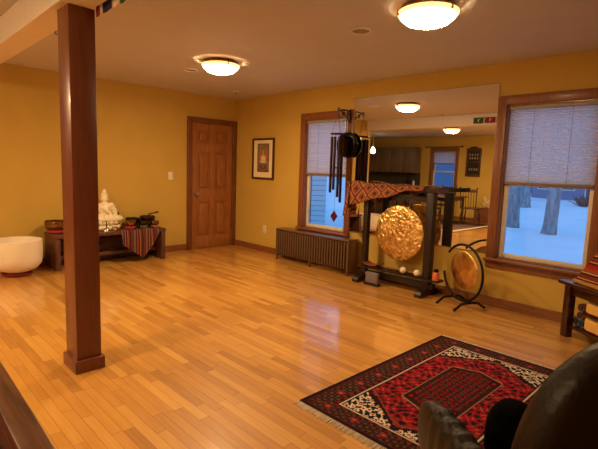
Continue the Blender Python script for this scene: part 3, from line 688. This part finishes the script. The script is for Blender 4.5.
# ------------------------------------------------------------------ rug
def make_rug():
    X0, X1, Y0, Y1 = -2.885, -1.245, -5.665, -4.60
    L, Wd = X1-X0, Y1-Y0; cs = .0052
    nu, nv = int(L/cs), int(Wd/cs)
    x = np.linspace(-L/2, L/2, nu+1)[:, None]*np.ones((1, nv+1)); y = np.ones((nu+1, 1))*np.linspace(-Wd/2, Wd/2, nv+1)[None]
    ax, ay = np.abs(x), np.abs(y); dx, dy = L/2-ax, Wd/2-ay
    DK, RED, WHT, NAVY, OLV, PINK = map(lc, ((36, 17, 20), (134, 17, 28), (206, 190, 168), (26, 20, 30), (80, 58, 42), (170, 70, 66)))
    col = np.zeros((nu+1, nv+1, 3)); col[:] = RED
    bx, by = .155, .20       # border widths at ends, sides
    fx, fy = L/2-bx, Wd/2-by
    # field motifs (mirrored on both axes, stepped like knots)
    qx, qy = np.round(ax/.008)*.008, np.round(ay/.008)*.008
    m = np.sin(qx*78+1.7*np.sin(qy*44))*np.sin(qy*82+1.5*np.sin(qx*36)); col[m > .22] = NAVY; col[(m > .10) & (m <= .22)] = lc((110, 24, 34)); col[m < -.80] = PINK
    m2 = np.sin(qx*115+2*np.sin(qy*40))*np.sin(qy*108); col[m2 > .8] = OLV
    # corner spandrels
    t = (ax/fx + ay/fy*.34)*1.10/.985; zig = .035*np.abs(((qx+qy)/.05) % 2-1); sp = t+zig > 1.10
    col[sp] = WHT; k = np.sin(qx*88+1.4*np.sin(qy*60))*np.sin(qy*92+np.sin(qx*40)); col[sp & (k > .02)] = NAVY; col[sp & (k < -.72)] = RED
    edge = np.abs(t+zig-1.10) < .022; col[edge] = DK
    edge = np.abs(t+zig-1.05) < .012; col[edge] = lc((120, 60, 50))
    # medallion: stepped hexagon
    hx = np.maximum(ax/.36 + ay/.60*.6, ay/.165)
    st = np.round(hx/.035)*.035
    col[st < 1.08] = lc((150, 110, 84)); col[st < 1.02] = lc((48, 26, 26)); inside = st < .93
    m3 = np.sin(qx*80+1.6*np.sin(qy*50))*np.sin(qy*84); col[inside & (m3 > .42)] = RED*.8; col[inside & (m3 < -.62)] = OLV; col[inside & (m2 > .65)] = lc((110, 24, 34))
    ntch = (np.hypot((ax-.27)/1.2, ay-.135) < .03); col[ntch] = DK; col[np.hypot((ax-.27)/1.2, ay-.135) < .015] = RED
    # borders
    bd = (dx < bx) | (dy < by); col[bd] = lc((44, 24, 24))
    s_ = np.where(dy < dx*by/bx, x, y); dd = np.where(dy/by < dx/bx, dy/by, dx/bx)
    vine = np.sin(s_*44)*.16+.5; b1 = bd & (dd > .2) & (dd < .8)
    fl = np.abs(((s_/.19+.5) % 1)-.5)*.19; fd = np.hypot(fl, (dd-.5)*.18)
    q = np.sin(np.round(s_/.008)*.008*110)*np.sin(dd*24); col[b1 & (q > .35)] = lc((84, 66, 48)); col[b1 & (q < -.6)] = lc((92, 26, 32))
    col[b1 & (fd < .024)] = lc((120, 34, 38)); col[b1 & (fd < .011)] = PINK
    col[bd & (dd < .20)] = lc((74, 20, 28)); col[bd & (dd < .12)] = NAVY
    tri = np.abs((s_/.03) % 2-1); col[bd & (dd > .80) & (dd < .90)] = DK; col[bd & (dd > .80) & (dd < .86) & (tri > .5)] = RED
    gd = bd & (dd > .90); col[gd] = WHT*.8; col[bd & (dd > .96)] = NAVY
    col *= (1+.16*(rng.random((nu+1, nv+1, 1))-.5))
    z = np.full_like(x, .011) + .001*np.sin(x*9)*np.sin(y*7)
    pos = np.stack([x, y, z], -1).reshape(-1, 3)
    r = thing('persian_rug', 'red and dark patterned oriental rug with fringed end on the floor', 'rug', ((X0+X1)/2, (Y0+Y1)/2, 0))
    colour_grid('pile', pos.tolist(), np.concatenate([np.clip(col, 0, 1), np.ones((nu+1, nv+1, 1))], -1), nu, nv, attr_mat('rug_pile'), r)
    MB().box(-L/2, L/2, -Wd/2, Wd/2, .001, .0095).build('backing', M('rug_back', (70, 24, 28), .95), r, False)
    for sx in (-1, 1):
        mb = MB(); N = 150
        for k in range(N):
            yy = -Wd/2+Wd*(k+.5)/N; j = random.uniform(-.006, .006); ln = random.uniform(.035, .055)
            mb.tube([(sx*(L/2-.004), yy, .007), (sx*(L/2+ln*.5), yy+j*.5, .005), (sx*(L/2+ln), yy+j, .003)], .0026, 4)
        tag(mb.build('fringe', M('fringe_cream', (226, 212, 190), .95, 0, .1), r), kind='stuff')
make_rug()

# ------------------------------------------------------------------ leather armchair
fc = Vector((.62, .78, 0)).normalized()
ac = thing('leather_armchair', 'dark brown leather armchair at the lower right beside the red rug', 'armchair', (-3.266, -6.114, 0), math.atan2(fc.y, fc.x))
def cushion_box(cx, cy, cz, sx, sy, sz, p=4, n=12, fn=None, rot=None):
    mb = MB(); g_ = bmesh.ops.create_cube(mb.b, size=2); bmesh.ops.subdivide_edges(mb.b, edges=mb.b.edges[:], cuts=n, use_grid_fill=True)
    for v_ in mb.b.verts:
        c_ = v_.co; l_ = (abs(c_.x)**p+abs(c_.y)**p+abs(c_.z)**p)**(1/p); c_ = c_/l_
        if fn: c_ = fn(c_)
        v_.co = Vector((c_.x*sx/2, c_.y*sy/2, c_.z*sz/2))
    mt = Matrix.Translation((cx, cy, cz)); mt = mt @ rot if rot is not None else mt
    bmesh.ops.transform(mb.b, matrix=mt, verts=mb.b.verts[:]); return mb
def backf(c):
    wsc = 1 - .10*max(0, c.z)**2; return Vector((c.x*(1+.12*math.cos(c.z*3)), c.y*wsc, c.z))
BKROT = Matrix.Rotation(-.16, 4, 'Y')
cushion_box(-.150, 0, .64, .18, .66, .75, 3.2, 16, backf, BKROT).build('backrest', LEATHER, ac)
cushion_box(.02, 0, .36, .60, .60, .17, 4, 14).build('seat_cushion', LEATHER, ac)
for s_ in (1, -1):
    def pleat(c):
        f_ = 1+.05*math.sin(c.x*30)*(1 if c.x < .55 else 0); return Vector((c.x, c.y*f_, c.z*f_))
    arm = cushion_box(-.01, s_*.375, .555, .58, .084, .22, 3.0, 40, pleat).build('arm', LEATHER, ac)
    MB().box(-.25, .22, s_*.365-.03, s_*.365+.03, .05, .42, .01).build('arm_panel', LEATHER, ac)
MB().box(-.22, .26, -.30, .30, .10, .29, .02).build('seat_base', LEATHER, ac)
MB().lathe([(0, .002), (.27, .002), (.27, .02), (.08, .04), (.05, .06), (.05, .10), (0, .10)], 32).build('swivel_base', DARKW, ac)
pl = cushion_box(0, 0, .11, .15, .14, .22, 2.6, 12).build('plush_cushion', M('black_plush', (7, 6, 7), .95, 0, .3, 80, bump=.5, bscale=150, spec=.05))
pl.location = (-3.285, -5.90, .449); tag(pl, 'black fluffy cushion on the leather armchair seat', 'cushion')

# ------------------------------------------------------------------ wooden armchair at the left edge
wc = thing('wooden_armchair', 'wooden framed chair with dark red cushion at the left edge of the photo', 'chair', (-4.68, -4.72, 0), math.radians(-1.2))
ARMW = wood('grooved_arm_wood', (92, 58, 40), 'Y', .4, .45)
for s_ in (1, -1):
    mb = MB().box(s_*.32-.036, s_*.32+.036, -.52, .48, .585, .62, .006)
    for gx in (-.012, .012): mb.box(s_*.32+gx-.002, s_*.32+gx+.002, -.515, .475, .619, .6215)
    mb.build('arm', ARMW, wc)
    for y in (-.44, .40): MB().box(s_*.32-.028, s_*.32+.028, y-.028, y+.028, 0, .584, .004).build('leg', ARMW, wc)
for s_ in (1, -1): MB().box(s_*.305-.008, s_*.305+.008, -.41, .37, .24, .584, .003).build('side_panel', ARMW, wc)
MB().box(-.29, .29, -.44, .42, .24, .30, .006).build('seat_frame', ARMW, wc)
cushion_box(0, -.02, .40, .585, .76, .20, 7, 12).build('seat_cushion', M('dark_red_fabric', (112, 22, 26), .85, 0, .15, 40), wc)
MB().box(-.29, .29, .43, .48, .30, .92, .01).build('backrest', ARMW, wc)

# ------------------------------------------------------------------ low table at the right
ub = Vector((-.58, -.81, 0)).normalized(); tb_ang = math.atan2(ub.y, ub.x)
TABW = wood('table_mahogany', (56, 22, 17), 'X', .22, .25, coat=.4)
tb = thing('low_table', 'dark mahogany low table with a shelf in the right corner', 'table', (-.395, -5.185, 0), tb_ang)
# local +x runs along the front edge to the right, local +y points away from the camera to the wall
TZ = .48; TL, TD = 1.1, .42
MB().box(0, TL, 0, TD, TZ-.03, TZ, .006).build('table_top', TABW, tb)
for x in (.07, TL-.07):
    for y in (.07, TD-.07): MB().box(x-.032, x+.032, y-.032, y+.032, 0, TZ-.031, .005).build('leg', TABW, tb)
MB().box(.10, TL-.10, .05, .07, TZ-.11, TZ-.031, .003).box(.10, TL-.10, TD-.07, TD-.05, TZ-.11, TZ-.031, .003).box(.05, .07, .10, TD-.10, TZ-.11, TZ-.031, .003).box(TL-.07, TL-.05, .10, TD-.10, TZ-.11, TZ-.031, .003).build('apron', TABW, tb)
MB().box(.06, TL-.06, .06, TD-.06, .085, .11, .004).build('shelf', TABW, tb)
MB().box(.225, TL-.06, .06, TD-.06, .238, .254, .003).build('middle_shelf', TABW, tb)
def tloc(x, y, z): 
    c_, s__ = math.cos(tb_ang), math.sin(tb_ang); return (-.395+c_*x-s__*y, -5.185+s__*x+c_*y, z)
YEL = M('yellow_blanket', (222, 172, 92), .9, 0, .12, 30, bump=.3, bscale=120)
def blanket(z, h, label):
    o = cushion_box(0, 0, h/2, .38, .27, h, 7, 14, lambda c: Vector((c.x, c.y, c.z*(1+.05*math.sin(c.x*5))))).build('folded_blanket', YEL); o.location = tloc(.415, .205, z); o.rotation_euler = (0, 0, tb_ang); tag(o, label, 'blanket', 'folded blankets on the table shelf')
blanket(.112, .115, 'lower folded yellow blanket on the table shelf'); blanket(.256, .098, 'upper folded yellow blanket on the table shelf')
def roll(x, z, mat, label):
    o = thing('rolled_mat', label, 'rolled mat', tloc(x, .21, z), tb_ang, 'rolled mats on the table shelf')
    MB().cyl((0, -.10, .034), (0, .10, .034), .033, n=24).build('roll', mat, o)
    mb = MB(); mb.tube([(.03*(1-k/46)*math.cos(k*.5), -.101, .034+.03*(1-k/46)*math.sin(k*.5)) for k in range(40)], .0028, 5); mb.build('spiral_edge', M('roll_edge', (40, 30, 34), .8), o)
PK = M('pink_mat', (150, 92, 84), .8, 0, .1); TE = M('teal_mat', (76, 104, 116), .8, 0, .1)
roll(.118, .111, TE, 'teal rolled mat at the left end of the shelf'); roll(.186, .111, TE, 'teal rolled mat next to the yellow blankets')
roll(.155, .172, PK, 'pink rolled mat resting on the teal rolls'); roll(.155, .240, PK, 'pink rolled mat on top of the rolls')
TH = stripes('triangle_cushion_weave', 'Z', [((150, 44, 36), 2), ((66, 34, 32), 1), ((196, 140, 70), .6), ((120, 52, 40), 2), ((46, 36, 40), 1), ((206, 160, 90), .5), ((140, 76, 50), 1.5), ((170, 60, 44), 1)], .15)
tc_ = thing('triangle_cushion', 'striped triangular cushion with gold braid standing on the low table', 'cushion', tloc(.52, .215, TZ+.001), tb_ang)
mb = MB().prism([(-.40, -.16, .03), (.40, -.16, .03), (0, -.16, .56)], (0, .32, 0))
bmesh.ops.bevel(mb.b, geom=mb.b.edges[:], offset=.006, segments=2, affect='EDGES', clamp_overlap=True); mb.build('wedge', TH, tc_, True, 50)
MB().box(-.415, .415, -.172, .172, 0, .034, .012).build('gold_braid', M('gold_braid', (178, 128, 66), .8, 0, .4, 90, bump=.8, bscale=160), tc_)

# ------------------------------------------------------------------ prayer flags on the beam
t = thing('prayer_flag_string', 'string of small coloured cloth flags along the ceiling beam', 'flags', (-3.566, -3.0, 2.37))
cy = [('blue', (36, 36, 84)), ('white', (214, 204, 190)), ('red', (140, 40, 44)), ('green', (52, 84, 58)), ('white', (214, 204, 190))]
fm = {c: M('flag_'+c, rgb, .9, 0, .15, 40) for c, rgb in cy}
def flag(y0, w_, z1, h_, c, sag=0):
    def f(u, v): return Vector((.006+.004*math.sin(u*5)*v + .006*v, y0-w_*u, z1-h_*v-.01*sag*math.sin(u*PI)))
    o = MB().grid(f, 8, 8).build('flag', fm[c], t, True, 80, solid=.002); return o
for y0, w_, c in ((.555, .185, 'green'), (.345, .19, 'red'), (.10, .10, 'white')):
    fo = flag(y0, w_, -.003, .100, c)
    if c != 'white': MB().box(.014, .016, y0-w_/2-.012, y0-w_/2+.012, -.075, -.025).box(.014, .016, y0-w_/2-.03, y0-w_/2+.012, -.04, -.03).build('pale_print', fm['white'], fo)
for y0, w_, c in ((-.43, .065, 'red'), (-.50, .03, 'white'), (-.533, .135, 'blue'), (-.675, .09, 'white'), (-.775, .075, 'green'), (-.86, .09, 'red')): flag(y0, w_, -.03, .14, c)
MB().tube([(.003, .6, 0), (.003, .2, -.002), (.003, -.38, -.028), (.004, -1.1, -.03)], .002, 5).build('string', CORD, t)

# ------------------------------------------------------------------ kitchen seen in the mirror
KW = wood('weathered_cabinet', (108, 88, 70), 'Z', .5, .3)
KNOB = M('dark_knob', (40, 34, 30), .4, .8)
def cabinet(y0, y1, z0, z1, dep, label, name, group):
    t = thing(name, label, 'cabinet', (KX, (y0+y1)/2, z0), group=group); h = (y1-y0)/2
    MB().box(.001, dep, -h+.001, h-.001, 0, z1-z0).build('body', KW, t, False)
    dr = MB().box(dep, dep+.02, -h+.006, h-.006, .006, z1-z0-.006, .004).box(dep+.019, dep+.026, -h+.07, h-.07, .08, z1-z0-.08, .006).build('cabinet_door', KW, t)
    MB().ball((dep+.035, h-.04, .08 if name == 'wall_cabinet' else z1-z0-.08), .014, n=10).build('knob', KNOB, dr)
ys_ = [1.39, 1.83, 2.27, 2.73, 3.19]
for i, nm in enumerate(('weathered wooden wall cabinet nearest the kitchen window', 'second wall cabinet from the kitchen window', 'third wall cabinet from the kitchen window', 'fourth wall cabinet from the kitchen window')):
    cabinet(ys_[i], ys_[i+1], 1.33, 2.13, .33, nm, 'wall_cabinet', 'kitchen wall cabinets')
cabinet(3.19, 3.70, 1.52, 2.13, .33, 'shorter wall cabinet behind the pendant lamp', 'wall_cabinet', 'kitchen wall cabinets')
for i, nm in enumerate(('nearest the window', 'second from the window', 'third from the window', 'farthest from the window')):
    cabinet(1.39+.58*i, 1.39+.58*(i+1), .0, .88, .58, 'weathered base cabinet under the counter, '+nm, 'base_cabinet', 'kitchen base cabinets')
o = MB().box(KX+.001, KX+.62, 1.37, 3.73, .881, .92, .004).build('countertop', M('dark_stone', (56, 50, 46), .25, 0, .3, 40)); tag(o, 'dark stone kitchen worktop seen in the mirror', 'countertop')
struct('trim_2', MB().box(KX+.001, KX+.012, 1.37, 3.73, .92, 1.33), M('dark_tile', (70, 66, 56), .35, 0, .2, 30), 'dark tiled backsplash above the kitchen worktop', 'backsplash')
t = thing('knife_block', 'dark block of kitchen knives on the worktop', 'knife block', (KX+.28, 1.62, .921))
MB().box(-.05, .05, -.07, .07, 0, .22, .008).build('block', DARKW, t)
for k_ in range(4): MB().box(-.008, .008, -.05+k_*.03, -.038+k_*.03, .221, .30, .003).build('knife_handle', BLACKI, t)
o = MB().lathe([(0, 0), (.035, 0), (.036, .13), (.012, .16), (.012, .19), (0, .19)], 16).build('soap_bottle', WHITEP); o.location = (KX+.3, 1.42, .921); tag(o, 'small white bottle on the worktop beside the knives', 'bottle')
o = MB().box(-.06, .06, -.05, .05, 0, .15, .01).build('white_canister', WHITEP); o.location = (KX+.25, 3.35, .921); tag(o, 'white canister at the far end of the worktop', 'canister')
t = thing('curtain_rod', 'dark curtain rod with ball end above the kitchen window', 'curtain rod', (KX, .6, 2.14))
MB().cyl((.05, -.56, 0), (.05, .56, 0), .01).build('rod', BLACKI, t)
for s_ in (1, -1): MB().ball((.05, s_*.58, 0), .026).build('finial', BLACKI, t); MB().cyl((.001, s_*.5, 0), (.05, s_*.5, 0), .008).build('bracket', BLACKI, t)
t = thing('wall_plaque', 'tall dark carved wooden wall plaque beside the kitchen window', 'wall decoration', (KX, -.33, 1.29))
mb = MB().box(.001, .04, -.215, -.165, 0, .80, .005).box(.001, .04, .165, .215, 0, .80, .005).box(.001, .04, -.165, .165, 0, .06, .005).box(.001, .04, -.165, .165, .39, .44, .005).box(.001, .04, -.165, .165, .72, .80, .005)
mb.prism([(.001, -.15, .80), (.001, -.09, .84), (.001, 0, .86), (.001, .09, .84), (.001, .15, .80)], (.038, 0, 0)); mb.build('carved_frame', wood('plaque_wood', (74, 42, 28), 'Z', .4, .3), t)
MB().box(.002, .012, -.165, .165, .06, .39).box(.002, .012, -.165, .165, .44, .72).build('dark_panel', M('plaque_dark', (30, 30, 26), .4), t, False)
mb = MB()
for zz in (.20, .52, .62):
    for yy in (-.11, -.04, .04, .11): mb.box(.0125, .016, yy-.018, yy+.018, zz-.03, zz+.03, .002)
mb.build('pale_motifs', M('plaque_motif', (150, 140, 112), .5, 0, .3, 30), t)

DINW = wood('dining_dark_wood', (66, 38, 26), 'Z', .35, .25)
tbl = thing('dining_table', 'dark wooden dining table seen in the mirror', 'table', (-6.75, .05, .012))
MB().box(-.48, .48, -.75, .75, .71, .745, .008).build('table_top', DINW, tbl)
for x in (-.4, .4):
    for y in (-.66, .66): MB().cyl((x, y, 0), (x, y, .71), .024, .034).build('leg', DINW, tbl)
MB().box(-.4, .4, -.67, -.64, .63, .709).box(-.4, .4, .64, .67, .63, .709).box(-.41, -.38, -.66, .66, .63, .709).box(.38, .41, -.66, .66, .63, .709).build('apron', DINW, tbl)
def chair_proto(label):
    t = thing('spindle_chair', label, 'chair', (0, 0, .012), group='dining chairs')
    MB().box(-.21, .21, -.22, .22, .43, .465, .014).build('seat', DINW, t)
    for sx in (-1, 1):
        for sy in (-1, 1): MB().tube([(sx*.16, sy*.16, .44), (sx*.19, sy*.19, .2), (sx*.21, sy*.205, 0)], [.014, .02, .012], 8).build('leg', DINW, t)
        MB().cyl((-.185, sx*.19, .2), (.185, sx*.19, .2), .01).build('stretcher', DINW, t)
        MB().tube([(-.19, sx*.19, .45), (-.23, sx*.205, .75), (-.26, sx*.215, .97)], [.016, .014, .018], 8).ball((-.262, sx*.215, .985), .024, n=10).build('back_post', DINW, t)
    for k_ in range(5): MB().tube([(-.19, -.13+.065*k_, .46), (-.25, -.14+.07*k_, .89)], .007, 6).build('spindle', DINW, t)
    MB().box(-.262, -.238, -.205, .205, .87, .955, .008).build('top_rail', DINW, t)
    return t
c0 = chair_proto('dark spindle back chair at the near end of the dining table'); c0.location = (-7.0, -.90, .012); c0.rotation_euler = (0, 0, math.radians(172))
for loc, rz, lb in (((-6.02, -.28, .012), PI, 'dark spindle back chair on the room side of the dining table'), ((-6.02, .42, .012), PI, 'second spindle back chair on the room side of the dining table'), ((-7.44, .1, .012), 0, 'dark spindle back chair on the window side of the dining table')):
    dup(c0, loc, rz, lb)
t = thing('wooden_chest', 'low wooden chest against the kitchen wall seen in the mirror', 'chest', (KX+.24, -1.02, .0))
MB().box(-.2, .2, -.36, .36, 0, .38, .008).build('chest_body', wood('chest_wood', (110, 62, 36), 'Y', .4, .25), t); MB().box(-.215, .215, -.375, .375, .381, .415, .008).build('lid', wood('chest_lid', (96, 54, 32), 'Y', .4, .25), t)
o = cushion_box(0, 0, .17, .13, .36, .34, 3, 10).build('patterned_cushion', KIL if False else M('cushion_floral', (186, 150, 100), .9, 0, .5, 14)); o.location = (KX+.16, -.92, .417); tag(o, 'pale patterned cushion standing on the chest', 'cushion')
o = MB().box(-7.70, -5.2, -1.38, 1.25, .001, .010).build('dining_rug', M('dining_rug_weave', (84, 60, 56), .95, 0, .45, 12)); rg = thing('area_rug', 'dark patterned rug under the dining table seen in the mirror', 'rug', (0, 0, 0)); o.parent = rg; o.name = 'rug_field'
MB().box(-7.70, -5.2, -1.34, -1.22, .010, .0112).box(-5.36, -5.24, -1.22, 1.2, .010, .0112).build('rug_border', M('rug_border_cream', (190, 164, 128), .95, 0, .2, 60), rg, False)

# ------------------------------------------------------------------ outside: snow, trees, neighbouring houses
def snowf(u, v):
    x = .2+60*u**1.6; y = -40+90*v; return Vector((x, y, -.62+.05*math.sin(x*.7+y*.4)+.04*math.sin(y*.9)+.9*max(0, (x-16)/40)))
o = MB().grid(snowf, 60, 80).build('snow_ground', SNOW); tag(o, 'snow covered yard beyond the windows', 'snow', kind='structure')
o = MB().grid(lambda u, v: Vector((-40+31.5*u, -20+40*v, -.6)), 6, 6).build('snow_yard', SNOW); tag(o, 'snowy yard beyond the kitchen window', 'snow', kind='structure')
BARK = M('frosty_bark', (150, 146, 150), .95, 0, .45, 7, (1, 1, .35), bump=1, bscale=8)
def tree(x, y, r, label, lean=0, z=-.75):
    t = thing('tree', label, 'tree', (x, y, z))
    MB().tube([(0, 0, 0), (0, 0, .12), (.0, lean*.2, .5), (0, lean*.5, 1.6), (0, lean, 3.5), (.1, lean*1.6, 7)], [r*1.55, r*1.3, r*1.1, r, r*.9, r*.6], 20).build('trunk', BARK, t)
    mb = MB()
    for k_ in range(7):
        a = k_*2.4; z0 = 2.8+.5*k_; mb.tube([(0, lean, z0), (.9*math.cos(a), lean+.9*math.sin(a), z0+.9), (1.8*math.cos(a), lean+1.8*math.sin(a), z0+2.1)], [.09, .06, .02], 7)
    mb.build('branch', BARK, t)
tree(12.45, -1.2, .20, 'large frosty tree trunk centred in the right window', -.12)
tree(13.4, .38, .20, 'frosty tree trunk at the left of the right window')
tree(24, 3.75, .26, 'smaller tree trunk farther back across the snow', z=-.5)
SID = stripes('lap_siding', 'Z', [((206, 214, 222), 9), ((120, 128, 140), 1)], .145)
def house(name, x0, x1, y0, y1, z1, label, mat, wins, roofc):
    t = thing(name, label, 'house', ((x0+x1)/2, (y0+y1)/2, -.7)); a, b2 = (x1-x0)/2, (y1-y0)/2
    MB().box(-a, a, -b2, b2, 0, z1).build('wall', mat, t, False)
    MB().prism([(-a-.3, -b2-.3, z1), (a+.3, -b2-.3, z1), (0, -b2-.3, z1+2.4)], (0, 2*b2+.6, 0)).build('roof', roofc, t, False)
    for (yy, zz, ww, hh_) in wins:
        f_ = MB().box(-a-.05, -a+.02, yy-ww/2-.08, yy+ww/2+.08, zz-.08, zz+hh_+.08).build('window_frame', WHITEP, t, False)
        MB().box(-a-.06, -a-.05, yy-ww/2, yy+ww/2, zz, zz+hh_).build('pane', M('far_pane', (60, 74, 96), .15), f_, False)
    return t
ROOF = M('snowy_roof', (222, 228, 236), .9)
nh = house('neighbour_house', 0, 6, 0, 8, 5.2, 'pale lap sided house close beyond the left window', SID, [], ROOF)
nh.rotation_euler = (0, 0, math.radians(44)); _c = Matrix.Rotation(math.radians(44), 2) @ Vector((3, 4)); nh.location = (5.0+_c.x, 2.45+_c.y, -.7)
SID2 = M('grey_siding', (112, 128, 160), .8, 0, .08, 4, (1, 1, 8))
house('distant_house', 33, 41, -4.5, 6.5, 5.5, 'grey house far across the snowy yard', SID2, [(-4.2, 1.2, .8, 1.6), (-2.4, 1.2, .8, 1.6), (-.6, 1.2, .8, 1.6), (1.3, .1, 1.0, 2.3), (3.0, 1.2, .8, 1.6), (4.6, 1.2, .8, 1.6)], ROOF)
house('distant_house', 36, 44, 8.5, 18, 6, 'second house far away behind the left trees', SID2, [(-4, 1.2, .9, 1.6), (-2, 1.2, .9, 1.6), (.3, .1, 1.0, 2.3), (2.4, 1.2, .9, 1.6), (4.1, 1.2, .9, 1.6)], ROOF)
house('distant_house', -22, -14, -8, 10, 6, 'house beyond the kitchen window seen in the mirror', SID2, [], ROOF)
SHR = M('bare_shrub', (88, 84, 92), .95, 0, .4, 10)
for (x, y, lb) in ((27, 1.2, 'dark bare shrub in front of the grey house'), (25.5, 5.0, 'dark bare shrub behind the left trunks')):
    mb = MB()
    for k_ in range(90):
        a = random.uniform(0, 2*PI); s_ = random.uniform(.1, 1.1); h_ = random.uniform(.35, .9)*(1.15-.5*s_); b_ = random.uniform(0, .5)
        mb.tube([(b_*math.cos(a), b_*math.sin(a), 0), ((b_+.4*s_)*math.cos(a), (b_+.4*s_)*math.sin(a), .6*h_), ((b_+.7*s_)*math.cos(a+.3), (b_+.7*s_)*math.sin(a+.3), h_)], [.03, .025, .012], 5)
    o = mb.build('shrub', SHR); o.location = (x, y, -.40); tag(o, lb, 'shrub')
